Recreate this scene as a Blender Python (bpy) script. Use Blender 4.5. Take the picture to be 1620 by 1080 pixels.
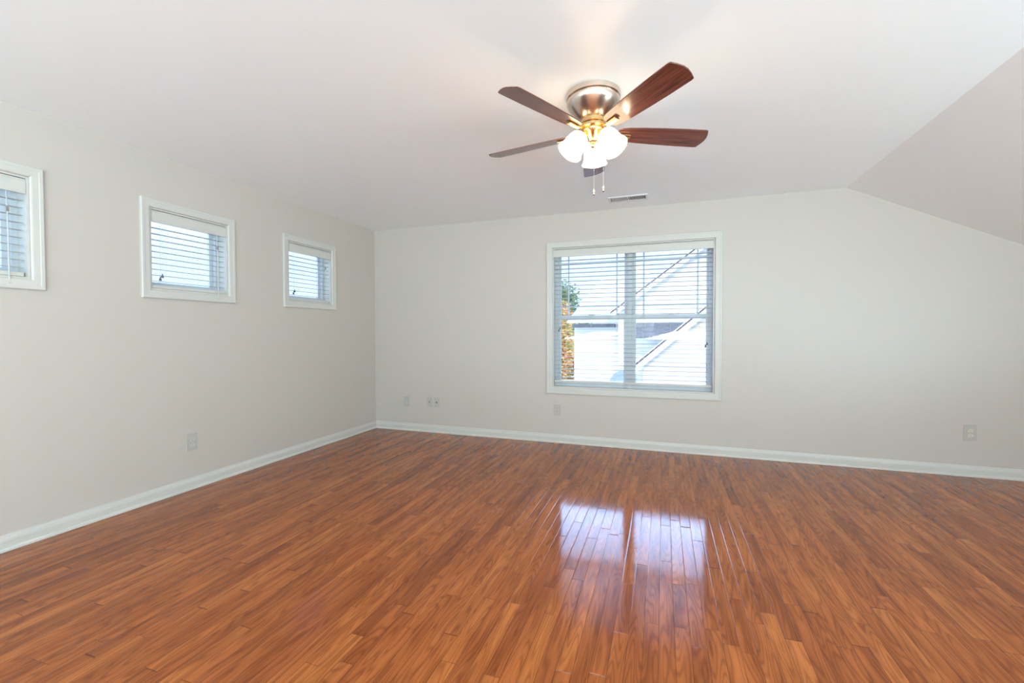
import bpy, bmesh, math, random
from mathutils import Vector, Matrix
random.seed(7)
for o in list(bpy.data.objects):
    bpy.data.objects.remove(o, do_unlink=True)
scene = bpy.context.scene
COL = scene.collection
PI = math.pi

# ------------------------------------------------------------ camera
CAM = (3.38257, -4.58108, 1.18235); YAW = -0.33266; PIT = -0.02057; ROL = -0.00189; FPX = 691.17
cd = bpy.data.cameras.new('camera'); cam = bpy.data.objects.new('camera', cd); COL.objects.link(cam)
fw = Vector((math.sin(YAW)*math.cos(PIT), math.cos(YAW)*math.cos(PIT), math.sin(PIT)))
rt = Vector((math.cos(YAW), -math.sin(YAW), 0)); up = rt.cross(fw)
r2 = rt*math.cos(ROL)+up*math.sin(ROL); u2 = -rt*math.sin(ROL)+up*math.cos(ROL)
M = Matrix.Identity(4)
for i in range(3):
    M[i][0] = r2[i]; M[i][1] = u2[i]; M[i][2] = -fw[i]; M[i][3] = CAM[i]
cam.matrix_world = M
cd.sensor_fit = 'HORIZONTAL'; cd.sensor_width = 36; cd.lens = 36*FPX/1620; cd.clip_start = 0.05; cd.clip_end = 300
scene.camera = cam

# ------------------------------------------------------------ exposure, sky, sun, added fill lights
vs = scene.view_settings
scene.display_settings.display_device = 'sRGB'
vs.view_transform = 'Standard'; vs.look = 'None'; vs.gamma = 1; vs.use_curve_mapping = False; vs.exposure = -0.12
scene.cycles.use_denoising = True
scene.cycles.max_bounces = 10; scene.cycles.diffuse_bounces = 7; scene.cycles.transparent_max_bounces = 24
scene.cycles.sample_clamp_indirect = 6
SKY = 1.0
w = bpy.data.worlds.new('sky'); scene.world = w; w.use_nodes = True
nt = w.node_tree; nt.nodes.clear()
ow = nt.nodes.new('ShaderNodeOutputWorld'); bg = nt.nodes.new('ShaderNodeBackground')
tc = nt.nodes.new('ShaderNodeTexCoord'); sx = nt.nodes.new('ShaderNodeSeparateXYZ'); cr = nt.nodes.new('ShaderNodeValToRGB')
nt.links.new(tc.outputs['Generated'], sx.inputs[0]); nt.links.new(sx.outputs['Z'], cr.inputs[0])
nt.links.new(cr.outputs[0], bg.inputs[0]); nt.links.new(bg.outputs[0], ow.inputs[0])
el = cr.color_ramp.elements
el[0].position = 0.0; el[0].color = (1.15, 1.3, 1.5, 1)
el[1].position = 0.80; el[1].color = (.9, 1.4, 2.5, 1)
for p_, c_ in ((.14, (1.15, 1.55, 2.2)), (.27, (1.8, 2.6, 4.2)), (.35, (14.5, 22, 38)), (.43, (12, 19, 32)), (.50, (6, 9, 15)), (.60, (3.5, 5, 8.5))):
    e = el.new(p_); e.color = (*c_, 1)
# bright sky band added for floor reflections, north and west only; elsewhere plain sky
cr2 = nt.nodes.new('ShaderNodeValToRGB'); nt.links.new(sx.outputs['Z'], cr2.inputs[0])
e2 = cr2.color_ramp.elements; e2[0].color = (1.15, 1.3, 1.5, 1); e2[1].position = .8; e2[1].color = (.9, 1.4, 2.5, 1)
df = nt.nodes.new('ShaderNodeMath'); df.operation = 'SUBTRACT'; nt.links.new(sx.outputs['Y'], df.inputs[0]); nt.links.new(sx.outputs['X'], df.inputs[1])
mr = nt.nodes.new('ShaderNodeMapRange'); nt.links.new(df.outputs[0], mr.inputs[0]); mr.inputs[1].default_value = .05; mr.inputs[2].default_value = .45
mxs = nt.nodes.new('ShaderNodeMix'); mxs.data_type = 'RGBA'; nt.links.new(mr.outputs[0], mxs.inputs[0])
nt.links.new(cr2.outputs[0], mxs.inputs[6]); nt.links.new(cr.outputs[0], mxs.inputs[7]); 
wx = nt.nodes.new('ShaderNodeMapRange'); nt.links.new(sx.outputs['X'], wx.inputs[0]); wx.inputs[1].default_value = -.35; wx.inputs[2].default_value = -.6
wz = nt.nodes.new('ShaderNodeMapRange'); nt.links.new(sx.outputs['Z'], wz.inputs[0]); wz.inputs[1].default_value = .30; wz.inputs[2].default_value = .40
wz2 = nt.nodes.new('ShaderNodeMapRange'); nt.links.new(sx.outputs['Z'], wz2.inputs[0]); wz2.inputs[1].default_value = .62; wz2.inputs[2].default_value = .52
m1 = nt.nodes.new('ShaderNodeMath'); m1.operation = 'MULTIPLY'; nt.links.new(wx.outputs[0], m1.inputs[0]); nt.links.new(wz.outputs[0], m1.inputs[1])
m2 = nt.nodes.new('ShaderNodeMath'); m2.operation = 'MULTIPLY'; nt.links.new(m1.outputs[0], m2.inputs[0]); nt.links.new(wz2.outputs[0], m2.inputs[1])
mxw = nt.nodes.new('ShaderNodeMix'); mxw.data_type = 'RGBA'; nt.links.new(m2.outputs[0], mxw.inputs[0])
nt.links.new(mxs.outputs[2], mxw.inputs[6]); mxw.inputs[7].default_value = (14, 19, 31, 1)  # extra sky glow in the west, added for the small windows' reflections
nt.links.new(mxw.outputs[2], bg.inputs[0])
bg.inputs[1].default_value = SKY
sd = bpy.data.lights.new('sun', 'SUN'); sd.energy = 3.4; sd.angle = 0.01; sd.color = (1, .95, .86)
sun = bpy.data.objects.new('sun', sd); COL.objects.link(sun)
sun.rotation_euler = Vector((-0.34, 0.85, -0.62)).to_track_quat('-Z', 'Y').to_euler()
def fill_light(loc, sx_, sy_, power, direction, col=(.62, .91, 1)):  # area lights added inside the room as fill, standing for unseen window light
    d = bpy.data.lights.new('fill_light', 'AREA'); d.shape = 'RECTANGLE'; d.size = sx_; d.size_y = sy_; d.energy = power; d.color = col
    o = bpy.data.objects.new('fill_light', d); COL.objects.link(o); o.location = loc
    o.rotation_euler = Vector(direction).to_track_quat('-Z', 'Y').to_euler()
    return o
REAR_Y = -8.6
KNEE_X = 7.35; KNEE_Y = (-2.9, -5.0, -7.1)
REAR_FILL = 198
KNEE = 222; LEFT = 12
for cx_, pz, hh, k_ in ((1.5, 1.1, 1.4, .88), (3.9, 1.1, 1.4, 2.7), (5.9, .85, .9, .95)):
    fill_light((cx_, REAR_Y+.30, pz), 1.5, hh, REAR_FILL*k_, (-.1, .12, 1.0))
for cy_ in KNEE_Y:
    fill_light((KNEE_X-.22, cy_, .62), .62, 1.5, KNEE*{-2.9: .29, -5.0: .42, -7.1: 1.4}[cy_], (-.45, .0, 1.0) if cy_ < -3 else (-.25, -.1, 1))

for cy_ in (-5.790, -6.978):
    fill_light((.16, cy_, 1.62), .42, .42, LEFT, (.85, .45, 1.0))

# ------------------------------------------------------------ materials
def mat(name, col, rough=0.5, metal=0.0, spec=0.5, **kw):
    m = bpy.data.materials.new(name); m.use_nodes = True
    b = m.node_tree.nodes['Principled BSDF']
    b.inputs['Base Color'].default_value = (*col, 1); b.inputs['Roughness'].default_value = rough
    b.inputs['Metallic'].default_value = metal; b.inputs['Specular IOR Level'].default_value = spec
    for k, v in kw.items():
        b.inputs[k.replace('_', ' ')].default_value = v
    return m
class NG:
    def __init__(s, m): s.t = m.node_tree; s.b = s.t.nodes['Principled BSDF']
    def n(s, typ, **kw):
        x = s.t.nodes.new(typ)
        for k, v in kw.items(): setattr(x, k, v)
        return x
    def l(s, a, b): s.t.links.new(a, b)
    def math(s, op, a, b=None, c=None):
        x = s.t.nodes.new('ShaderNodeMath'); x.operation = op
        for i, v in enumerate((a, b, c)):
            if v is None: continue
            if isinstance(v, (int, float)): x.inputs[i].default_value = v
            else: s.t.links.new(v, x.inputs[i])
        return x.outputs[0]
def painted(name, col, rough, bump=0.03, scale=260):
    m = mat(name, col, rough); g = NG(m)
    t = g.n('ShaderNodeTexCoord'); no = g.n('ShaderNodeTexNoise'); no.inputs['Scale'].default_value = scale
    no.inputs['Detail'].default_value = 2
    g.l(t.outputs['Object'], no.inputs['Vector'])
    bu = g.n('ShaderNodeBump'); bu.inputs['Strength'].default_value = bump; bu.inputs['Distance'].default_value = 0.002
    g.l(no.outputs['Fac'], bu.inputs['Height']); g.l(bu.outputs['Normal'], g.b.inputs['Normal'])
    return m
M_wall = painted('wall_paint', (.545, .487, .437), .38, .05)
M_ceil = painted('ceiling_paint', (.93, .945, .96), .36, .05)
M_trim = mat('trim_paint', (.59, .562, .522), .32)
M_vinyl = mat('white_vinyl', (.56, .57, .58), .35)
M_slat = mat('blind_slat_white', (.44, .435, .425), .7, 0, .12)
M_cord = mat('blind_cord', (.62, .60, .56), .8)
M_greycord = mat('blind_tassel_grey', (.10, .10, .11), .5)
M_white_plastic = mat('white_plastic', (.54, .53, .51), .35)
M_plate = mat('plate_plastic', (.47, .435, .395), .35)
M_almond = mat('almond_plastic', (.52, .43, .36), .4)
M_dark = mat('dark_slot', (.02, .018, .016), .5)
M_hook = mat('grey_metal_clip', (.35, .33, .30), .4, .6)
M_nickel = mat('brushed_nickel', (.72, .61, .52), .24, 1.0)
M_warm_nickel = mat('lamplit_nickel', (.78, .52, .25), .25, 1.0)  # nickel again, with the lamps' warm glow put into its colour
M_vent = mat('vent_enamel', (.78, .78, .79), .4)
M_ventdark = mat('vent_backing', (.05, .05, .055), .8)

def wood_blade():
    m = mat('walnut_blade', (.12, .035, .022), .2, 0, .8); g = NG(m)
    t = g.n('ShaderNodeTexCoord'); mp = g.n('ShaderNodeMapping'); g.l(t.outputs['Object'], mp.inputs[0])
    mp.inputs['Scale'].default_value = (1, 1, 1)
    uv = g.n('ShaderNodeUVMap')
    mp2 = g.n('ShaderNodeMapping'); g.l(uv.outputs[0], mp2.inputs[0]); mp2.inputs['Scale'].default_value = (3, 60, 1)
    no = g.n('ShaderNodeTexNoise'); no.inputs['Scale'].default_value = 1.6; no.inputs['Detail'].default_value = 5
    g.l(mp2.outputs[0], no.inputs['Vector'])
    r = g.n('ShaderNodeValToRGB'); r.color_ramp.elements[0].position = .3; r.color_ramp.elements[0].color = (.062, .015, .012, 1)
    r.color_ramp.elements[1].position = .72; r.color_ramp.elements[1].color = (.20, .058, .036, 1)
    g.l(no.outputs['Fac'], r.inputs[0]); g.l(r.outputs[0], g.b.inputs['Base Color'])
    return m
M_blade = wood_blade()

def glass():
    m = bpy.data.materials.new('window_glass'); m.use_nodes = True; t = m.node_tree; t.nodes.clear()
    o = t.nodes.new('ShaderNodeOutputMaterial'); mx = t.nodes.new('ShaderNodeMixShader'); ge = t.nodes.new('ShaderNodeNewGeometry')
    def mth(op, a, b):
        x = t.nodes.new('ShaderNodeMath'); x.operation = op
        for i, v in enumerate((a, b)):
            if v is None: continue
            if isinstance(v, (int, float)): x.inputs[i].default_value = v
            else: t.links.new(v, x.inputs[i])
        return x.outputs[0]
    dp = t.nodes.new('ShaderNodeVectorMath'); dp.operation = 'DOT_PRODUCT'
    t.links.new(ge.outputs['Normal'], dp.inputs[0]); t.links.new(ge.outputs['Incoming'], dp.inputs[1])
    fac = mth('ADD', mth('MULTIPLY', mth('POWER', mth('SUBTRACT', 1.0, mth('ABSOLUTE', dp.outputs['Value'], None)), 5.0), .96), .04)
    tr = t.nodes.new('ShaderNodeBsdfTransparent'); gl = t.nodes.new('ShaderNodeBsdfGlossy')
    tr.inputs[0].default_value = (.93, .96, .96, 1); gl.inputs['Roughness'].default_value = 0.02
    t.links.new(fac, mx.inputs[0]); t.links.new(tr.outputs[0], mx.inputs[1]); t.links.new(gl.outputs[0], mx.inputs[2])
    t.links.new(mx.outputs[0], o.inputs[0]); return m
M_glass = glass()
def shade_mat():
    m = mat('frosted_shade_lit', (.9, .86, .78), .4)
    b = m.node_tree.nodes['Principled BSDF']
    b.inputs['Emission Color'].default_value = (1, .72, .43, 1); b.inputs['Emission Strength'].default_value = 8.0
    return m
M_shade = shade_mat()

def floor_mat():
    m = mat('red_oak_strip_floor', (.3, .1, .04), .2); g = NG(m); W = 0.0572
    t = g.n('ShaderNodeTexCoord'); s = g.n('ShaderNodeSeparateXYZ'); g.l(t.outputs['Object'], s.inputs[0])
    X, Y = s.outputs['X'], s.outputs['Y']
    u = g.math('DIVIDE', X, W); row = g.math('FLOOR', u); fu = g.math('SUBTRACT', u, row)
    wn = g.n('ShaderNodeTexWhiteNoise', noise_dimensions='1D'); g.l(row, wn.inputs['W'])
    row2 = g.math('ADD', row, 317.7); wn2 = g.n('ShaderNodeTexWhiteNoise', noise_dimensions='1D'); g.l(row2, wn2.inputs['W'])
    L = g.math('MULTIPLY_ADD', wn.outputs['Value'], .75, .45)
    off = g.math('MULTIPLY', wn2.outputs['Value'], 23.0)
    v = g.math('ADD', g.math('DIVIDE', Y, L), off)
    # uneven plank lengths within a row
    vi0 = g.math('FLOOR', v)
    vw = g.math('ADD', v, g.math('MULTIPLY', g.math('SINE', g.math('MULTIPLY', v, 2.3)), .28))
    vi = g.math('FLOOR', vw); fv = g.math('SUBTRACT', vw, vi)
    cmb = g.n('ShaderNodeCombineXYZ'); g.l(row, cmb.inputs[0]); g.l(vi, cmb.inputs[1])
    pid = g.n('ShaderNodeTexWhiteNoise', noise_dimensions='2D'); g.l(cmb.outputs[0], pid.inputs['Vector'])
    sc = g.n('ShaderNodeSeparateColor'); g.l(pid.outputs['Color'], sc.inputs[0])
    c1, c2, c3 = sc.outputs[0], sc.outputs[1], sc.outputs[2]
    # plank base tone
    ramp = g.n('ShaderNodeValToRGB'); E = ramp.color_ramp.elements
    E[0].position = 0; E[0].color = (.27, .068, .021, 1)
    E[1].position = 1; E[1].color = (.46, .138, .039, 1)
    for p_, c_ in ((.07, (.32, .082, .024, 1)), (.25, (.355, .094, .027, 1)), (.70, (.405, .112, .032, 1)), (.88, (.44, .127, .036, 1))):
        q = E.new(p_); q.color = c_
    g.l(c1, ramp.inputs[0])
    for q in E: q.color = (q.color[0]*.78, q.color[1]*.76, q.color[2]*.60, 1)
    # grain coordinates
    gx = g.math('MULTIPLY_ADD', c2, 31.0, X); gy = g.math('MULTIPLY_ADD', c3, 57.0, Y)
    cf = g.n('ShaderNodeCombineXYZ'); g.l(g.math('MULTIPLY', gx, 260), cf.inputs[0]); g.l(g.math('MULTIPLY', gy, 9), cf.inputs[1])
    fine = g.n('ShaderNodeTexNoise'); fine.inputs['Scale'].default_value = 1; fine.inputs['Detail'].default_value = 3; g.l(cf.outputs[0], fine.inputs['Vector'])
    cc = g.n('ShaderNodeCombineXYZ'); g.l(g.math('MULTIPLY', gx, 15), cc.inputs[0]); g.l(g.math('MULTIPLY', gy, 1.5), cc.inputs[1])
    big = g.n('ShaderNodeTexNoise'); big.inputs['Scale'].default_value = 1; big.inputs['Detail'].default_value = 1.0; g.l(cc.outputs[0], big.inputs['Vector'])
    ring = g.math('SINE', g.math('MULTIPLY', big.outputs['Fac'], 85))
    ring = g.math('POWER', g.math('MULTIPLY_ADD', ring, .5, .5), 2.5)
    cb = g.n('ShaderNodeCombineXYZ'); g.l(g.math('MULTIPLY', gx, 22), cb.inputs[0]); g.l(g.math('MULTIPLY', gy, 2.2), cb.inputs[1])
    blot = g.n('ShaderNodeTexNoise'); blot.inputs['Scale'].default_value = 1; blot.inputs['Detail'].default_value = 2; g.l(cb.outputs[0], blot.inputs['Vector'])
    k = g.math('SUBTRACT', 1.08, g.math('MULTIPLY', ring, .30))
    k = g.math('MULTIPLY', k, g.math('MULTIPLY_ADD', fine.outputs['Fac'], .48, .78))
    bl = g.n('ShaderNodeMapRange'); g.l(blot.outputs['Fac'], bl.inputs[0]); bl.inputs[1].default_value = .32; bl.inputs[2].default_value = .68; bl.inputs[3].default_value = .72; bl.inputs[4].default_value = 1.18
    k = g.math('MULTIPLY', k, bl.outputs[0])
    # gaps
    du = g.math('MULTIPLY', g.math('MINIMUM', fu, g.math('SUBTRACT', 1, fu)), W)
    dv = g.math('MULTIPLY', g.math('MULTIPLY', g.math('MINIMUM', fv, g.math('SUBTRACT', 1, fv)), L), .8)
    d = g.math('MINIMUM', du, dv)
    gap = g.n('ShaderNodeMapRange'); g.l(d, gap.inputs[0]); gap.inputs[1].default_value = .0003; gap.inputs[2].default_value = .0012; gap.inputs[3].default_value = .38; gap.inputs[4].default_value = 1
    k2 = g.math('MULTIPLY', k, gap.outputs[0])
    mx = g.n('ShaderNodeMix', data_type='RGBA', blend_type='MULTIPLY'); mx.inputs[0].default_value = 1
    g.l(ramp.outputs[0], mx.inputs[6]); cg = g.n('ShaderNodeCombineColor')
    g.l(k2, cg.inputs[0]); g.l(g.math('POWER', k2, 1.25), cg.inputs[1]); g.l(g.math('POWER', k2, 1.35), cg.inputs[2])
    g.l(cg.outputs[0], mx.inputs[7]); g.l(mx.outputs[2], g.b.inputs['Base Color'])
    # relief: eased edges, slight cupping and tilt per strip
    ease = g.n('ShaderNodeMapRange', interpolation_type='SMOOTHSTEP'); g.l(d, ease.inputs[0]); ease.inputs[1].default_value = 0; ease.inputs[2].default_value = .0032; ease.inputs[3].default_value = 0; ease.inputs[4].default_value = .0007
    tilt = g.math('MULTIPLY', g.math('MULTIPLY', g.math('SUBTRACT', fu, .5), g.math('SUBTRACT', c2, .5)), .0005)
    wv = g.n('ShaderNodeTexNoise'); wv.inputs['Scale'].default_value = 5; wv.inputs['Detail'].default_value = 1; g.l(t.outputs['Object'], wv.inputs['Vector'])
    h = g.math('ADD', g.math('ADD', ease.outputs[0], tilt), g.math('MULTIPLY', wv.outputs['Fac'], .0007))
    h = g.math('ADD', h, g.math('MULTIPLY', fine.outputs['Fac'], .00001))
    h = g.math('SUBTRACT', h, g.math('MULTIPLY', ring, .000015))
    bu = g.n('ShaderNodeBump'); bu.inputs['Strength'].default_value = .8; bu.inputs['Distance'].default_value = 1.0
    g.l(h, bu.inputs['Height']); g.l(bu.outputs['Normal'], g.b.inputs['Normal'])
    g.b.inputs['Roughness'].default_value = .10
    g.b.inputs['Specular IOR Level'].default_value = .27
    return m
M_floor = floor_mat()

# ------------------------------------------------------------ mesh helpers
def mk(name, bm, m, parent=None, smooth=False, bevel=0, loc=None):
    bmesh.ops.recalc_face_normals(bm, faces=bm.faces)
    me = bpy.data.meshes.new(name); bm.to_mesh(me); bm.free()
    if m: me.materials.append(m)
    if smooth:
        for p in me.polygons: p.use_smooth = True
    o = bpy.data.objects.new(name, me); COL.objects.link(o)
    if parent: o.parent = parent
    if loc: o.location = loc
    if bevel:
        b = o.modifiers.new('bevel', 'BEVEL'); b.width = bevel; b.segments = 2; b.limit_method = 'ANGLE'; b.angle_limit = .7
    return o
def tag(o, label=None, cat=None, group=None, kind=None):
    if label: o['label'] = label
    if cat: o['category'] = cat
    if group: o['group'] = group
    if kind: o['kind'] = kind
    return o
def empty(name, loc, rz=0):
    o = bpy.data.objects.new(name, None); COL.objects.link(o); o.location = loc; o.rotation_euler = (0, 0, rz)
    o.empty_display_size = .05
    return o
def copy_tree(o, parent=None):
    c = o.copy(); COL.objects.link(c)
    if parent: c.parent = parent
    for ch in list(o.children): copy_tree(ch, c)
    return c
def box(bm, x0, x1, y0, y1, z0, z1):
    vs_ = [bm.verts.new((x, y, z)) for z in (z0, z1) for y in (y0, y1) for x in (x0, x1)]
    for f in ((0, 1, 3, 2), (4, 5, 7, 6), (0, 1, 5, 4), (2, 3, 7, 6), (0, 2, 6, 4), (1, 3, 7, 5)):
        bm.faces.new([vs_[i] for i in f])
    return vs_
def bxm(*a):
    bm = bmesh.new(); box(bm, *a); return bm
def prism(bm, pts, fn0, fn1):
    a = [bm.verts.new(fn0(p)) for p in pts]; b = [bm.verts.new(fn1(p)) for p in pts]
    bm.faces.new(a); bm.faces.new(b[::-1]); n = len(pts)
    for i in range(n): bm.faces.new((a[i], a[(i+1) % n], b[(i+1) % n], b[i]))
def lathe(bm, prof, n=48, mtx=None, cap=False):
    rings = []
    for r, z in prof:
        rings.append([bm.verts.new(Vector((r*math.cos(2*PI*i/n), r*math.sin(2*PI*i/n), z))) for i in range(n)])
    for a, b in zip(rings, rings[1:]):
        for i in range(n): bm.faces.new((a[i], a[(i+1) % n], b[(i+1) % n], b[i]))
    if cap:
        bm.faces.new(rings[0]); bm.faces.new(rings[-1])
    if mtx:
        for r in rings:
            for v in r: v.co = mtx @ v.co
def tube(bm, pts, r, n=8):
    pts = [Vector(p) for p in pts]; rings = []
    for i, p in enumerate(pts):
        d = (pts[min(i+1, len(pts)-1)]-pts[max(i-1, 0)]).normalized()
        a = d.orthogonal().normalized() if abs(d.z) > .99 else d.cross(Vector((0, 0, 1))).normalized()
        b = d.cross(a); rr = r[i] if isinstance(r, (list, tuple)) else r
        rings.append([bm.verts.new(p+(a*math.cos(2*PI*k/n)+b*math.sin(2*PI*k/n))*rr) for k in range(n)])
    for a, b in zip(rings, rings[1:]):
        for i in range(n): bm.faces.new((a[i], a[(i+1) % n], b[(i+1) % n], b[i]))
    bm.faces.new(rings[0]); bm.faces.new(rings[-1])
# wall-local coordinates: u along the wall, d outwards (away from the room), z up
def mapper(side):
    return (lambda u, d, z: Vector((u, d, z))) if side == 'back' else (lambda u, d, z: Vector((-d, u, z)))
def lbox(bm, mp, u0, u1, d0, d1, z0, z1):
    a, b = mp(u0, d0, z0), mp(u1, d1, z1)
    box(bm, min(a.x, b.x), max(a.x, b.x), min(a.y, b.y), max(a.y, b.y), min(a.z, b.z), max(a.z, b.z))
def sweep_rect(bm, mp, u0, u1, z0, z1, prof):
    """closed profile of (outward offset, d) swept round the rectangle with mitred corners"""
    L = []
    for o, d in prof:
        L.append([bm.verts.new(mp(u, d, z)) for u, z in ((u0-o, z0-o), (u1+o, z0-o), (u1+o, z1+o), (u0-o, z1+o))])
    n = len(prof)
    for i in range(n):
        a, b = L[i], L[(i+1) % n]
        for k in range(4): bm.faces.new((a[k], a[(k+1) % 4], b[(k+1) % 4], b[k]))

# ------------------------------------------------------------ room shell
H = 2.44; XC = 4.885; SL = 0.49072; XR = 7.35; T = 0.2
ZR = H-SL*(XR-XC)
BACKWIN = (2.262, 3.848, .592, 2.078)
LW_C = (-2.228, -1.041, -3.416, -4.603, -5.790, -6.978); LWH = .289; LZ0, LZ1 = 1.487, 2.062  # those behind the camera are unseen windows added for fill light
bm = bmesh.new(); box(bm, -T, XR+T, REAR_Y-T, T, -.2, 0)
tag(mk('floor', bm, M_floor), kind='structure')
def ztop(x): return H if x <= XC else H-SL*(x-XC)
def wall_y(name, y0, y1, holes):
    bm = bmesh.new()
    xs = sorted({-T, XC, XR+T} | {h[0] for h in holes} | {h[1] for h in holes})
    for a, b in zip(xs, xs[1:]):
        hs = [h for h in holes if h[0] <= a+1e-6 and h[1] >= b-1e-6]
        segs = [(0, None)]
        if hs: segs = [(0, hs[0][2]), (hs[0][3], None)]
        for z0, z1 in segs:
            ta, tb = (z1, z1) if z1 is not None else (ztop(a), ztop(b))
            pts = [(a, z0), (b, z0), (b, tb), (a, ta)]
            prism(bm, pts, lambda p: (p[0], y0, p[1]), lambda p: (p[0], y1, p[1]))
    return tag(mk(name, bm, M_wall), kind='structure')
wall_y('wall_back', 0, T, [BACKWIN])
REARWIN = [(cx_-.82, cx_+.82, .32, 2.10 if cx_ < 4 else 1.80) for cx_ in (1.5, 3.9)] + [(5.2, 6.6, .32, 1.45)]
wall_y('wall_rear', REAR_Y-T, REAR_Y, REARWIN)
bm = bmesh.new()
ys = sorted([REAR_Y, 0]+[c-LWH for c in LW_C]+[c+LWH for c in LW_C])
for a, b in zip(ys, ys[1:]):
    inside = any(abs((a+b)/2-c) < LWH for c in LW_C)
    for z0, z1 in (((0, LZ0), (LZ1, H)) if inside else ((0, H),)):
        box(bm, -T, 0, a, b, z0, z1)
tag(mk('wall_left', bm, M_wall), kind='structure')
bm = bmesh.new(); KZ0, KZ1, KH = .28, .98, .76
ys = sorted([REAR_Y, 0]+[c-KH for c in KNEE_Y]+[c+KH for c in KNEE_Y])
for a, b in zip(ys, ys[1:]):
    inside = any(abs((a+b)/2-c) < KH for c in KNEE_Y)
    for z0, z1 in (((0, KZ0), (KZ1, ZR+.02)) if inside else ((0, ZR+.02),)):
        box(bm, XR, XR+T, a, b, z0, z1)
tag(mk('wall_right', bm, M_wall), kind='structure')
tag(mk('ceiling', bxm(-T, XC, REAR_Y-T, T, H, H+T), M_ceil), kind='structure')
bm = bmesh.new()
prism(bm, [(XC, H), (XR+T, H-SL*(XR+T-XC)), (XR+T, H-SL*(XR+T-XC)+.25), (XC, H+T)], lambda p: (p[0], REAR_Y-T, p[1]), lambda p: (p[0], T, p[1]))
tag(mk('ceiling', bm, M_ceil), kind='structure')

# baseboards with shoe moulding
BPROF = [(0, 0), (.026, 0), (.026, .006), (.0245, .013), (.0205, .018), (.0145, .0195), (.0145, .056), (.0125, .060), (.0125, .064), (.009, .070), (.0065, .080), (.0055, .086), (0, .087)]
def base_run(name, pts_fn):
    bm = bmesh.new(); A = [bm.verts.new(pts_fn(t, z, 0)) for t, z in BPROF]; B = [bm.verts.new(pts_fn(t, z, 1)) for t, z in BPROF]
    n = len(A); bm.faces.new(A); bm.faces.new(B[::-1])
    for i in range(n): bm.faces.new((A[i], A[(i+1) % n], B[(i+1) % n], B[i]))
    return tag(mk(name, bm, M_trim), kind='structure')
base_run('baseboard_back', lambda t, z, e: (t if e == 0 else XR-t, -t, z))
base_run('baseboard_left', lambda t, z, e: (t, -t if e == 0 else REAR_Y+t, z))
base_run('baseboard_right', lambda t, z, e: (XR-t, -t if e == 0 else REAR_Y+t, z))
base_run('baseboard_rear', lambda t, z, e: (t if e == 0 else XR-t, REAR_Y+t, z))

# ------------------------------------------------------------ windows
def casing_prof(wd):
    return [(0, .001), (0, -.009), (.004, -.013), (.010, -.0145), (wd-.022, -.0155), (wd-.018, -.0172), (wd-.004, -.0175), (wd, -.014), (wd, .001)]
def jamb(root, mp, o, u0, u1, z0, z1, depth):
    bm = bmesh.new(); sweep_rect(bm, mp, u0-o[0], u1-o[0], z0-o[1], z1-o[1], [(-.001, -.002), (-.001, depth), (-.012, depth), (-.012, -.002)])
    return mk('jamb', bm, M_trim, root)
# back double window
mp = mapper('back'); U0, U1, Z0, Z1 = BACKWIN; cu = (U0+U1)/2
wb = tag(empty('window_1', (cu, 0, Z0)), kind='structure')
O = (cu, Z0)
def rl(u0, u1, z0, z1): return u0-cu, u1-cu, z0-Z0, z1-Z0
bm = bmesh.new(); sweep_rect(bm, mp, *rl(*BACKWIN), casing_prof(.066)); mk('casing', bm, M_trim, wb)
jamb(wb, mp, O, U0, U1, Z0, Z1, .2)
bm = bmesh.new(); sweep_rect(bm, mp, *rl(U0+.012, U1-.012, Z0+.012, Z1-.012), [(0, .085), (0, .17), (-.022, .17), (-.022, .125), (-.030, .125), (-.030, .085)])
lbox(bm, mp, 3.034-cu, 3.080-cu, .080, .17, .012, Z1-Z0-.012)
mk('window_frame', bm, M_vinyl, wb)
for (a, b, sname) in ((2.292, 3.036, 'l'), (3.078, 3.822, 'r')):
    s = bmesh.new(); sweep_rect(s, mp, *rl(a, b, 1.318, 2.045), [(0, .135), (0, .160), (-.030, .160), (-.036, .150), (-.036, .135)])
    us = mk('upper_sash', s, M_vinyl, wb)
    s = bmesh.new()
    for uu in (a+.115, b-.115): lbox(s, mp, uu-.008-cu, uu+.008-cu, .142, .150, 1.32-Z0, 2.04-Z0)
    for zz in (1.462, 1.932): lbox(s, mp, a+.03-cu, b-.03-cu, .1425, .1495, zz-.008-Z0, zz+.008-Z0)
    mk('muntin', s, mat('grille_grey_'+sname, (.55, .60, .66), .4), us)
    s = bxm(a+.03-cu, b-.03-cu, .1525, .1555, 1.35-Z0, 2.012-Z0); mk('glass_pane', s, M_glass, us)
    s = bmesh.new(); sweep_rect(s, mp, *rl(a, b, .622, 1.363), [(0, .098), (0, .128), (-.034, .128), (-.040, .118), (-.040, .098)])
    ls = mk('lower_sash', s, M_vinyl, wb)
    s = bmesh.new(); lbox(s, mp, (a+b)/2-.03-cu, (a+b)/2+.03-cu, .088, .10, 1.352-Z0, 1.368-Z0); mk('sash_lock', s, M_white_plastic, ls)
    s = bxm(a+.034-cu, b-.034-cu, .121, .124, .655-Z0, 1.33-Z0); mk('glass_pane', s, M_glass, ls)
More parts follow.
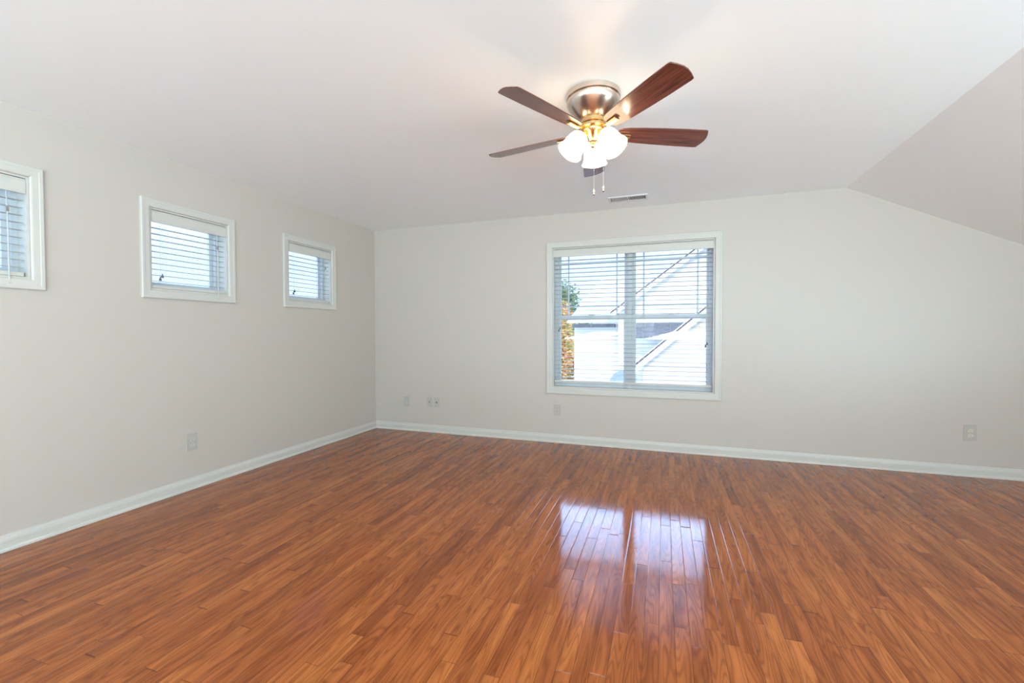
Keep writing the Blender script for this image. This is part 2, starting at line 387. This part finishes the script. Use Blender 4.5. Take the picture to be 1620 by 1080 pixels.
# left small windows
ml = mapper('left')
def left_window():
    root = tag(empty('window_2', (0, LW_C[0], LZ0)), kind='structure'); h = LZ1-LZ0
    bm = bmesh.new(); sweep_rect(bm, ml, -LWH, LWH, 0, h, casing_prof(.058)); mk('casing', bm, M_trim, root)
    bm = bmesh.new(); sweep_rect(bm, ml, -LWH, LWH, 0, h, [(-.001, -.002), (-.001, .2), (-.012, .2), (-.012, -.002)]); mk('jamb', bm, M_trim, root)
    bm = bmesh.new(); sweep_rect(bm, ml, -LWH+.012, LWH-.012, .012, h-.012, [(0, .09), (0, .17), (-.018, .17), (-.018, .12), (-.026, .12), (-.026, .09)]); mk('window_frame', bm, M_vinyl, root)
    bm = bmesh.new(); sweep_rect(bm, ml, -LWH+.032, LWH-.032, .032, h-.032, [(0, .122), (0, .155), (-.026, .155), (-.034, .145), (-.034, .122)])
    s = mk('sash', bm, M_vinyl, root)
    bm = bmesh.new(); lbox(bm, ml, -LWH+.06, LWH-.06, .1485, .1515, .06, h-.06); mk('glass_pane', bm, M_glass, s)
    return root
w2 = left_window()
for i, c in enumerate(LW_C[1:]):
    k = copy_tree(w2); k.name = 'window_%d' % (i+3); k.location.y = c
# unseen rear windows behind the camera, invented to go with the rear fill lights
for i, (a, b, z0, z1) in enumerate(REARWIN):
    root = tag(empty('window_%d' % (i+8), ((a+b)/2, REAR_Y, z0)), kind='structure'); c = (a+b)/2
    bm = bmesh.new(); sweep_rect(bm, mp, a-c, b-c, 0, z1-z0, [(0, -.001), (0, .014), (.06, .014), (.06, -.001)]); mk('casing', bm, M_trim, root)
    bm = bmesh.new(); sweep_rect(bm, mp, a-c, b-c, 0, z1-z0, [(0, -.12), (0, -.06), (-.04, -.06), (-.04, -.12)])
    mk('window_frame', bm, M_vinyl, root)

for i, c in enumerate(KNEE_Y):  # unseen knee-wall windows, also made up for the fill lights
    root = tag(empty('window_%d' % (i+11), (XR, c, KZ0)), kind='structure')
    bm = bmesh.new(); sweep_rect(bm, lambda u, d, z: Vector((d, u, z)), -KH, KH, 0, KZ1-KZ0, [(0, .001), (0, -.014), (.06, -.014), (.06, .001)]); mk('casing', bm, M_trim, root)
    bm = bmesh.new(); sweep_rect(bm, lambda u, d, z: Vector((d, u, z)), -KH, KH, 0, KZ1-KZ0, [(0, .12), (0, .06), (-.04, .06), (-.04, .12)]); mk('window_frame', bm, M_vinyl, root)

# ------------------------------------------------------------ blinds
def slat_mesh(mp_, hw, d0, d1, th=.0036, tilt=0.0):
    tz = lambda d: (d-(d0+d1)/2)*math.tan(tilt)
    bm = bmesh.new(); r = .006
    pts = [(-hw, d0+r), (-hw+r*.3, d0+r*.3), (-hw+r, d0), (hw-r, d0), (hw-r*.3, d0+r*.3), (hw, d0+r), (hw, d1-r), (hw-r*.3, d1-r*.3), (hw-r, d1), (-hw+r, d1), (-hw+r*.3, d1-r*.3), (-hw, d1-r)]
    prism(bm, pts, lambda p: mp_(p[0], p[1], tz(p[1])-th/2), lambda p: mp_(p[0], p[1], tz(p[1])+th/2)); return bm
def tassel(mp_, u, d, z, s=1.0):
    bm = bmesh.new(); c = mp_(u, d, z)
    lathe(bm, [(.0025*s, .030*s), (.0035*s, .022*s), (.007*s, .014*s), (.0085*s, .002*s), (.0075*s, 0), (.0005, 0)], 12, Matrix.Translation(c)); return bm
def blind(name, mp_, loc, hw, height, val_h, pitch, nsl, z_top, z_bot, ladders, wand_u, tassels, label, tilt=0.0):
    root = tag(empty(name, loc), label, 'blind', None)
    # valance: shaped front board with short returns, z measured from the opening's bottom
    P = [(.0, 0), (.0, val_h-.012), (.004, val_h-.008), (.006, val_h), (.014, val_h), (.014, 0), (.010, -.002), (.004, -.002)]
    bm = bmesh.new(); vt = height-.016
    prism(bm, P, lambda p: mp_(-hw, p[0]-.004, vt-val_h+p[1]), lambda p: mp_(hw, p[0]-.004, vt-val_h+p[1]))
    lbox(bm, mp_, -hw+.001, hw-.001, -.0055, -.003, vt-val_h+.008, vt-val_h+.014)
    mk('valance', bm, M_trim, root)
    bm = bmesh.new(); lbox(bm, mp_, -hw+.002, hw-.002, .014, .066, vt-.045, vt+.001); mk('headrail', bm, M_white_plastic, root)
    me = None
    for i in range(nsl):
        z = z_top-i*pitch
        if me is None:
            o = mk('slat', slat_mesh(mp_, hw-.004, .016, .066, .0036, tilt), M_slat, root); me = o
        else:
            o = me.copy(); COL.objects.link(o)
        o.location = (0, 0, z)
    bm = slat_mesh(mp_, hw-.004, .014, .068, .022); o = mk('bottom_rail', bm, M_trim, root); o.location = (0, 0, z_bot)
    for u in ladders:
        bm = bmesh.new()
        for d in (.0145, .0675): tube(bm, [mp_(u, d, vt-.04), mp_(u, d, z_bot)], .0006, 5)
        tube(bm, [mp_(u+.004, .041, vt-.04), mp_(u+.004, .041, z_bot)], .0008, 5)
        mk('ladder_cord', bm, M_cord, root)
    for (u, z, dark) in tassels:
        for k in (0, 1):
            uu = u+.014*k; zz = z+.022*k
            bm = bmesh.new(); tube(bm, [mp_(uu, .002, vt-val_h+.01), mp_(uu, .002, zz+.03)], .0009, 5); c = mk('lift_cord', bm, M_cord, root)
            mk('tassel', tassel(mp_, uu, .002, zz), M_greycord if dark else M_white_plastic, c)
    if wand_u is not None:
        u, zt, zb = wand_u
        bm = bmesh.new(); tube(bm, [mp_(u, -.004, zt-.005), mp_(u, -.008, zb+.03)], .0035, 8); wd = mk('tilt_wand', bm, M_white_plastic, root)
        bm = bmesh.new(); lathe(bm, [(.0042, .045), (.006, .035), (.0085, .012), (.0095, .004), (.006, 0), (.0005, 0)], 12, Matrix.Translation(mp_(u, -.008, zb-.005))); mk('wand_tip', bm, M_white_plastic, wd)
        bm = bmesh.new(); lbox(bm, mp_, u-.006, u+.006, -.008, .003, zt-.012, zt+.018); mk('wand_hook', bm, M_hook, wd)
        bm = bmesh.new(); tube(bm, [mp_(u, 0, zt+.015), mp_(u, .004, vt-val_h+.01)], .0022, 6); mk('wand_stem', bm, M_white_plastic, wd)
    return root
lh = LZ1-LZ0
bl = blind('window_blind', ml, (0, LW_C[0], LZ0), LWH-.014, lh, .082, .0418, 10, .443, .0265, (-.178, .092),
           (.200, .372, -.028), [(-.222, .068, True)], 'white slatted blind in the middle one of the three small windows', math.radians(4.5))
b3 = copy_tree(bl); b3.location.y = LW_C[1]; b3['label'] = 'white slatted blind in the small window nearest the room corner'
b1 = copy_tree(bl); b1.location.y = LW_C[2]; b1['label'] = 'white slatted blind in the small window cut by the left picture edge'
blind('window_blind', mp, (cu, 0, Z0), (U1-U0)/2-.014, Z1-Z0, .078, .0445, 29, 1.356, .068,
      [u-cu for u in (2.40, 2.667, 2.930, 3.190, 3.452, 3.715)], None, [(2.330-cu, .60, True), (3.770-cu, .445, True)],
      'wide white slatted blind over the large double window of the far wall')

# ------------------------------------------------------------ outlets and wall plates
def wallplate(name, mp_, loc, wd, ht, kind, label, cat, rec=None):
    root = tag(empty(name, loc), label, cat)
    bm = bmesh.new(); lbox(bm, mp_, -wd/2, wd/2, -.006, 0, -ht/2, ht/2); mk('cover_plate', bm, M_plate, root, bevel=.003)
    def screw(z):
        c = mp_(0, -.006, z); q = mp_(0, -1, 0)-mp_(0, 0, 0)
        b = bmesh.new(); R = Vector((0, 0, 1)).rotation_difference(q).to_matrix().to_4x4(); R.translation = c
        lathe(b, [(.0032, -.001), (.0032, .0008), (.0005, .0012)], 12, R); mk('screw', b, M_plate, root)
    if kind == 'duplex':
        for s in (-1, 1):
            z = s*.0195; b = bmesh.new(); pts = []
            for i in range(20):
                a = 2*PI*i/20; pts.append((max(-.0165, min(.0165, .0185*math.cos(a))), .0145*math.sin(a)))
            prism(b, pts, lambda p: mp_(p[0], -.0045, z+p[1]), lambda p: mp_(p[0], -.0088, z+p[1]))
            f = mk('receptacle', b, rec or M_white_plastic, root)
            b = bmesh.new()
            lbox(b, mp_, -.0078, -.0052, -.0092, -.0086, z+.0005, z+.009); lbox(b, mp_, .0052, .0078, -.0092, -.0086, z+.0012, z+.0082)
            R = Vector((0, 0, 1)).rotation_difference(mp_(0, -1, 0)-mp_(0, 0, 0)).to_matrix().to_4x4(); R.translation = mp_(0, -.0088, z-.007)
            lathe(b, [(.0028, -.0004), (.0028, .0004), (.0003, .0004)], 10, R); mk('slot', b, M_dark, f)
        screw(0)
    else:
        R = Vector((0, 0, 1)).rotation_difference(mp_(0, -1, 0)-mp_(0, 0, 0)).to_matrix().to_4x4(); R.translation = mp_(0, -.006, 0)
        r = .006 if kind == 'coax' else .0085
        b = bmesh.new(); lathe(b, [(r, -.002), (r, .004), (r*.6, .0055), (.0004, .0055)], 16, R); mk('jack', b, M_dark, root)
        screw(.042); screw(-.042)
    return root
wallplate('power_outlet', ml, (0, -2.254, .355), .082, .128, 'duplex', 'white duplex outlet low on the left wall under the small windows', 'power outlet')
wallplate('power_outlet', mp, (.446, 0, .351), .070, .116, 'duplex', 'white duplex outlet on the far wall, nearest the room corner', 'power outlet')
wallplate('power_outlet', mp, (2.311, 0, .351), .072, .116, 'duplex', 'outlet with tan sockets below the left end of the large window', 'power outlet', M_almond)
wallplate('power_outlet', mp, (5.757, 0, .356), .082, .128, 'duplex', 'outlet with cream sockets at the far right of the far wall', 'power outlet', mat('cream_plastic', (.66, .58, .46), .4))
wallplate('wall_jack', mp, (.763, 0, .359), .070, .116, 'coax', 'left of the two adjoining jack plates, with the smaller dark dot', 'wall jack')
wallplate('wall_jack', mp, (.857, 0, .358), .070, .116, 'phone', 'right of the two adjoining jack plates, with the larger dark dot', 'wall jack')

# ------------------------------------------------------------ ceiling vent
vx0, vx1, vy0, vy1 = 2.888, 3.246, -.408, -.246
vr = tag(empty('ceiling_vent', ((vx0+vx1)/2, (vy0+vy1)/2, H)), 'white rectangular ceiling register with two banks of fins above the large window', 'air vent')
hx, hy = (vx1-vx0)/2, (vy1-vy0)/2
bm = bmesh.new()
L = []
for o, z in ((0, 0), (0, -.003), (-.006, -.008), (-.022, -.008), (-.024, -.001), (-.024, 0)):
    L.append([bm.verts.new((sx_*(hx+o), sy_*(hy+o), z)) for sx_, sy_ in ((-1, -1), (1, -1), (1, 1), (-1, 1))])
for i in range(len(L)):
    a, b = L[i], L[(i+1) % len(L)]
    for k in range(4): bm.faces.new((a[k], a[(k+1) % 4], b[(k+1) % 4], b[k]))
box(bm, -.005, .005, -hy+.02, hy-.02, -.008, -.001)
mk('frame', bm, M_vent, vr)
mk('duct_backing', bxm(-hx+.02, hx-.02, -hy+.02, hy-.02, -.0012, -.0002), M_ventdark, vr)  # flat dark panel; the duct's inner shade is put into its colour
for s in (-1, 1):
    for k in range(12):
        x = s*(.015+k*.0117)
        bm = bmesh.new()
        vs_ = box(bm, -.0005, .0005, -hy+.022, hy-.022, -.0045, .0045)
        R = Matrix.Rotation(-s*math.radians(46), 4, 'Y')
        for v in vs_: v.co = R @ v.co + Vector((x, 0, -.0052))
        mk('fin', bm, M_vent, vr)

# ------------------------------------------------------------ ceiling fan
FC = Vector((3.027, -2.23, 0)); FZ = H
fan = tag(empty('ceiling_fan', (FC.x, FC.y, H)), 'flush brushed nickel ceiling fan with five dark red-brown blades and lit glass shades', 'ceiling fan')
def part(name, bm, m, parent=fan, smooth=True, ang=None):
    o = mk(name, bm, m, parent, smooth)
    if smooth:
        e = o.modifiers.new('split', 'EDGE_SPLIT'); e.split_angle = .6
    return o
bm = bmesh.new(); lathe(bm, [(.001, 0), (.138, 0), (.141, -.003), (.141, -.028), (.137, -.032), (.134, -.034)], 64); part('canopy', bm, M_nickel)
bm = bmesh.new(); lathe(bm, [(.134, -.033), (.139, -.040), (.138, -.052), (.130, -.068), (.117, -.086), (.102, -.104), (.088, -.119), (.075, -.130), (.066, -.136), (.001, -.136)], 64); part('motor_housing', bm, M_nickel)
bm = bmesh.new(); lathe(bm, [(.064, -.134), (.064, -.150), (.067, -.153), (.067, -.158), (.054, -.162), (.050, -.166)], 48); part('collar', bm, M_warm_nickel)
bm = bmesh.new(); lathe(bm, [(.050, -.164), (.072, -.168), (.078, -.172), (.078, -.184), (.072, -.188), (.058, -.190), (.001, -.190)], 48); hub = part('blade_hub', bm, M_warm_nickel)
bm = bmesh.new(); lathe(bm, [(.058, -.189), (.060, -.192), (.057, -.202), (.045, -.214), (.030, -.224), (.022, -.236), (.020, -.246), (.012, -.252), (.011, -.262), (.014, -.268), (.012, -.276), (.004, -.281), (.0005, -.282)], 40); part('light_fitter', bm, M_warm_nickel)
BZ = 2.238-H; PH = -2.062; PITCH = -.235
def blade_mesh():
    bm = bmesh.new()
    half = [(.130, .018), (.136, .034), (.150, .046), (.185, .053), (.26, .059), (.36, .064), (.48, .068), (.600, .069), (.612, .066), (.624, .040), (.632, .012)]
    pts = half+[(x, -y) for x, y in half[::-1]]
    R = Matrix.Rotation(PITCH, 4, 'X'); th = .0028
    prism(bm, pts, lambda p: R @ Vector((p[0], p[1], -th)), lambda p: R @ Vector((p[0], p[1], th)))
    uvl = bm.loops.layers.uv.new('UVMap')
    Ri = R.inverted()
    for f in bm.faces:
        for l in f.loops:
            c = Ri @ l.vert.co; l[uvl].uv = (c.x, c.y)
    return bm
def arm_mesh():
    bm = bmesh.new(); R = Matrix.Rotation(PITCH, 4, 'X')
    path = [(.064, .022, .014, 0), (.085, .018, .013, 0), (.105, .004, .012, .3), (.122, -.009, .012, .8), (.145, -.0105, .013, 1), (.200, -.0105, .014, 1), (.203, -.0095, .014, 1)]
    rings = []
    for r_, z, hw, k in path:
        RR = Matrix.Rotation(PITCH*k, 4, 'X')
        rings.append([bm.verts.new(RR @ Vector((r_, y, z+dz))) for y, dz in ((-hw, -.003), (-hw*.4, -.0055), (hw*.4, -.0055), (hw, -.003), (hw, .004), (-hw, .004))])
    for a, b in zip(rings, rings[1:]):
        for i in range(6): bm.faces.new((a[i], a[(i+1) % 6], b[(i+1) % 6], b[i]))
    bm.faces.new(rings[0]); bm.faces.new(rings[-1]); return bm
for k in range(5):
    a = PH+k*2*PI/5
    b_ = mk('blade', blade_mesh(), M_blade, fan, bevel=.0012); b_.location = (0, 0, BZ); b_.rotation_euler = (0, 0, a)
    ar = mk('blade_arm', arm_mesh(), M_warm_nickel, fan, bevel=.001); ar.location = (0, 0, BZ); ar.rotation_euler = (0, 0, a)
# three frosted bell shades
SH = [math.radians(t) for t in (-145, -25, 95)]
for a in SH:
    e_ = Vector((math.cos(a), math.sin(a), 0)); ax = (e_*math.sin(math.radians(36))+Vector((0, 0, -1))*math.cos(math.radians(36))).normalized()
    neck = e_*.058+Vector((0, 0, -.212))
    bm = bmesh.new(); tube(bm, [e_*.028+Vector((0, 0, -.205)), e_*.042+Vector((0, 0, -.202)), neck, neck+ax*.012], [.010, .010, .011, .020], 16); sa = part('lamp_arm', bm, M_warm_nickel)
    bm = bmesh.new()
    R = Vector((0, 0, 1)).rotation_difference(ax).to_matrix().to_4x4(); R.translation = neck
    lathe(bm, [(.020, .004), (.025, .008), (.025, .022), (.022, .026)], 32, R); part('lamp_holder', bm, M_warm_nickel)
    bm = bmesh.new()
    outer = [(.022, .014), (.036, .018), (.047, .029), (.0535, .050), (.0565, .075), (.058, .098), (.061, .114), (.066, .125), (.069, .130)]
    prof = outer+[(r-.003, z) for r, z in outer[::-1]]
    n = 48; rings = []
    for r, z in prof:
        ww = max(0, (z-.10)/.036)
        rings.append([bm.verts.new(R @ Vector(((r+0.0018*ww*math.cos(6*2*PI*i/n))*math.cos(2*PI*i/n), (r+0.0018*ww*math.cos(6*2*PI*i/n))*math.sin(2*PI*i/n), z-0.0018*ww*math.cos(6*2*PI*i/n)))) for i in range(n)])
    for p_, q_ in zip(rings, rings[1:]+rings[:1]):
        for i in range(n): bm.faces.new((p_[i], p_[(i+1) % n], q_[(i+1) % n], q_[i]))
    part('lamp_shade', bm, M_shade)
    bm = bmesh.new(); lathe(bm, [(.012, .02), (.013, .045), (.022, .062), (.027, .080), (.022, .098), (.010, .106), (.0005, .108)], 24, R)
    part('bulb', bm, M_shade)
    ld = bpy.data.lights.new('lamp_light', 'POINT'); ld.energy = 3.5; ld.color = (1, .74, .46); ld.shadow_soft_size = .02
    lo = bpy.data.objects.new('lamp_light', ld); COL.objects.link(lo); lo.parent = fan; lo.location = neck+ax*.135
# pull chains with little fobs
for dx, dy, zt in ((.006, -.004, 1.918-H), (.055, .002, 1.934-H)):
    bm = bmesh.new(); tube(bm, [(dx*.8, dy, -.20), (dx, dy, -.24), (dx, dy, zt+.02)], .00035, 5)
    ch = mk('pull_chain', bm, mat('chain_white', (.8, .8, .8), .4, .3), fan)
    bm = bmesh.new(); lathe(bm, [(.0015, .020), (.0035, .016), (.0075, .008), (.0088, .001), (.0075, -.006), (.003, -.010), (.0005, -.011)], 16, Matrix.Translation((dx, dy, zt)))
    o = part('chain_fob', bm, M_nickel, ch)

# ------------------------------------------------------------ fleck on the floor
bm = bmesh.new(); prism(bm, [(0, 0), (.010, .002), (.013, .008), (.004, .010), (-.003, .006)], lambda p: (p[0], p[1], 0), lambda p: (p[0]*.8, p[1]*.8, .0015))
tag(mk('paint_fleck', bm, M_trim, loc=(2.737, -3.315, 0)), 'tiny white paint fleck lying on the wood floor, front centre', 'paint fleck')

# ------------------------------------------------------------ outdoors
GZ = -3.0
def siding(name, col, pitch=.13):
    m = mat(name, col, .7); g = NG(m); t = g.n('ShaderNodeTexCoord'); s = g.n('ShaderNodeSeparateXYZ'); g.l(t.outputs['Object'], s.inputs[0])
    fr = g.math('FRACT', g.math('DIVIDE', s.outputs['Z'], pitch))
    bu = g.n('ShaderNodeBump'); bu.inputs['Strength'].default_value = 1; bu.inputs['Distance'].default_value = .02
    g.l(fr, bu.inputs['Height']); g.l(bu.outputs['Normal'], g.b.inputs['Normal'])
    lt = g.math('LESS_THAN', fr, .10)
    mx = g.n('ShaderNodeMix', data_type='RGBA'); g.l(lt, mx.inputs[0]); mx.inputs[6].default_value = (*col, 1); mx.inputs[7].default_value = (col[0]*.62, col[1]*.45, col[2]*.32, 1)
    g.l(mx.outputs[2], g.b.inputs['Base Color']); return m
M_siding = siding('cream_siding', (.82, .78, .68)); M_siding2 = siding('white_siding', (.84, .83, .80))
def shingle(name, a, b):
    m = mat(name, a, .9); g = NG(m); t = g.n('ShaderNodeTexCoord'); br = g.n('ShaderNodeTexBrick'); g.l(t.outputs['Object'], br.inputs[0])
    br.inputs['Scale'].default_value = 3; br.inputs['Color1'].default_value = (*a, 1); br.inputs['Color2'].default_value = (*b, 1); br.inputs['Mortar'].default_value = (a[0]*.6, a[1]*.6, a[2]*.6, 1)
    g.l(br.outputs[0], g.b.inputs['Base Color']); return m
M_roof = shingle('pale_shingles', (.52, .51, .50), (.60, .59, .57)); M_roof2 = shingle('grey_shingles', (.11, .11, .125), (.15, .15, .165))
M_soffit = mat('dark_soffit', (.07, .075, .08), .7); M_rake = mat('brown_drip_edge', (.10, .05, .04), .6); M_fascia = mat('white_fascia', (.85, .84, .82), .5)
M_ground = painted('bounce_ground', (.55, .54, .52), .9)  # unseen ground, set pale to bounce light up to the ceiling
tag(mk('ground', bxm(-45, 40, T+.1, 60, GZ-.2, GZ), M_ground), kind='structure')
tag(mk('ground', bxm(-45, -T-.1, -30, T+.1, GZ-.2, GZ), M_ground), kind='structure')

def gable(root, y, xl, zl, xa, za, depth, wm, xr=None, drop=.17):
    """gable end facing the room: left eave (xl,zl), apex (xa,za)"""
    xr = xr or 2*xa-xl
    bm = bmesh.new(); prism(bm, [(xl+.25, GZ), (xr-.25, GZ), (xr-.25, zl+.1), (xa, za-.15), (xl+.25, zl+.1)], lambda p: (p[0], y+.3, p[1]), lambda p: (p[0], y+.3+depth, p[1]))
    mk('wall', bm, wm, root)
    for a in ((xl, zl), (xr, zl)):
        bm = bmesh.new(); prism(bm, [a, (xa, za), (xa, za+.05), (a[0], a[1]+.05)], lambda p: (p[0], y, p[1]), lambda p: (p[0], y+.3+depth, p[1])); rf = mk('roof', bm, M_roof, root)
        bm = bmesh.new(); prism(bm, [(a[0], a[1]-drop), (xa, za-drop), (xa, za+.01), (a[0], a[1]+.01)], lambda p: (p[0], y-.03, p[1]), lambda p: (p[0], y, p[1])); mk('fascia', bm, M_fascia, rf)
        bm = bmesh.new(); prism(bm, [(a[0], a[1]+.01), (xa, za+.01), (xa, za+.06), (a[0], a[1]+.06)], lambda p: (p[0], y-.06, p[1]), lambda p: (p[0], y, p[1])); mk('drip_edge', bm, M_rake, rf)
h1 = tag(empty('neighbour_house', (5, 12, GZ)), 'pale sided neighbouring house with low roof and tall gable seen through the upper blind', 'house')
h1c = []
def hp(name, bm, m, par=None):
    o = mk(name, bm, m, par or h1); return o
class Sub: pass
# geometry is built in world space then offset by the root
def at_root(root):
    inv = Matrix.Translation(-root.location)
    for o in list(root.children):
        o.data.transform(inv)
        for c in list(o.children): c.data.transform(inv)
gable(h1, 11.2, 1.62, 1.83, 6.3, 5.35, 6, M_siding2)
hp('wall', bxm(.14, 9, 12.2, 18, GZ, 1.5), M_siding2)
bm = bmesh.new(); prism(bm, [(-.05, 11.7, 1.52), (9.4, 11.7, 1.52), (9.4, 15.2, 3.55), (.75, 15.2, 3.55)], lambda p: p, lambda p: (p[0], p[1], p[2]+.06)); hp('roof', bm, M_roof)
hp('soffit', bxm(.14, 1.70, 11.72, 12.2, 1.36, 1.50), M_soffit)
bm = bmesh.new(); prism(bm, [(2.40, 10.6, .98), (4.6, 10.6, .98), (4.6, 11.5, 1.46), (2.45, 11.5, 1.46)], lambda p: p, lambda p: (p[0], p[1], p[2]+.05)); hp('porch_roof', bm, M_roof2)
at_root(h1)
h2 = tag(empty('neighbour_house', (5.6, 8, GZ)), 'cream sided house with a brown edged gable seen through the lower right blind', 'house')
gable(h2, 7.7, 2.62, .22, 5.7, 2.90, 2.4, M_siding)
at_root(h2)
dr = tag(empty('satellite_dish', (2.45, 6.9, -.45)), 'round blue grey satellite dish outside, low behind the large window', 'satellite dish')
bm = bmesh.new(); R = Vector((0, 0, 1)).rotation_difference(Vector((-.25, -.9, .35)).normalized()).to_matrix().to_4x4(); R.translation = (-.02, 0, .30)
lathe(bm, [(.01, -.05), (.15, -.04), (.27, -.015), (.37, .03), (.375, .03), (.27, -.025), (.15, -.052), (.01, -.062)], 40, R); mk('dish', bm, mat('dish_grey', (.23, .28, .36), .5), dr, True)
bm = bmesh.new(); tube(bm, [(0, .05, .26), (0, .1, -.3), (0, .12, GZ+.45)], .025, 10); mk('mast', bm, M_soffit, dr)

def leaf_mat(name, cols):
    m = mat(name, cols[0], .7); g = NG(m); t = g.n('ShaderNodeTexCoord'); no = g.n('ShaderNodeTexNoise'); no.inputs['Scale'].default_value = 2.2; no.inputs['Detail'].default_value = 6
    g.l(t.outputs['Object'], no.inputs['Vector']); r = g.n('ShaderNodeValToRGB'); E = r.color_ramp.elements
    E[0].position = .30; E[0].color = (*cols[0], 1); E[1].position = .70; E[1].color = (*cols[-1], 1)
    for i, c in enumerate(cols[1:-1]): q = E.new(.30+.4*(i+1)/(len(cols)-1)); q.color = (*c, 1)
    g.l(no.outputs['Fac'], r.inputs[0]); g.l(r.outputs[0], g.b.inputs['Base Color']); return m
M_bark = mat('bark', (.10, .07, .05), .9)
M_autumn = leaf_mat('autumn_leaves', [(.16, .26, .05), (.60, .45, .08), (.75, .36, .14), (.70, .30, .20)])
M_green = leaf_mat('green_leaves', [(.03, .08, .02), (.08, .17, .04), (.14, .24, .06)])
def tree(loc, rad, zc, hz, n, m, label, size=.1):
    root = tag(empty('tree', (loc[0], loc[1], GZ)), label, 'tree')
    bm = bmesh.new(); hgt = zc-GZ
    tube(bm, [(0, 0, 0), (.03, .02, hgt*.5), (0, 0, hgt*.95)], [.16, .12, .05], 10)
    for i in range(6):
        a = i*1.05; tube(bm, [(0, 0, hgt*(.45+.07*i)), (rad*.7*math.cos(a), rad*.7*math.sin(a), hgt*(.45+.07*i)+hz*.5)], [.05, .015], 6)
    mk('trunk', bm, M_bark, root)
    bm = bmesh.new()
    cl = [Vector((random.gauss(0, .5)*rad, random.gauss(0, .5)*rad, hgt+random.uniform(-.8, .8)*hz)) for _ in range(26)]
    for i in range(n):
        c = random.choice(cl)+Vector((random.gauss(0, .2)*rad, random.gauss(0, .2)*rad, random.gauss(0, .17)*hz))
        R = Matrix.Rotation(random.uniform(0, 6.28), 3, 'Z') @ Matrix.Rotation(random.uniform(0, 3.1), 3, 'X'); s = size*random.uniform(.6, 1.3)
        vv = [bm.verts.new(c+R @ Vector(p)) for p in ((-s, 0, 0), (0, -s*.5, 0), (s, 0, 0), (0, s*.5, s*.15))]
        bm.faces.new(vv)
    mk('foliage', bm, m, root)
tree((-1.95, 19.6), .85, .2, 2.6, 9000, M_autumn, 'orange and green autumn tree outside, at the left edge of the large window', .10)
tree((-3.2, 25.5), 1.3, 2.6, 2.0, 5000, M_green, 'green tree beyond the autumn tree, seen through the large window', .12)
tree((-14, 2.0), 1.9, .3, 2.3, 4000, M_green, 'green tree outside the small window at the left picture edge', .16)
tree((-15, 8.0), 1.9, .0, 2.2, 4000, M_green, 'green tree whose top shows low in the middle small window', .16)
tree((-14, 16.5), 1.9, .2, 2.2, 4000, M_autumn, 'autumn tree whose top shows low in the small window by the corner', .16)
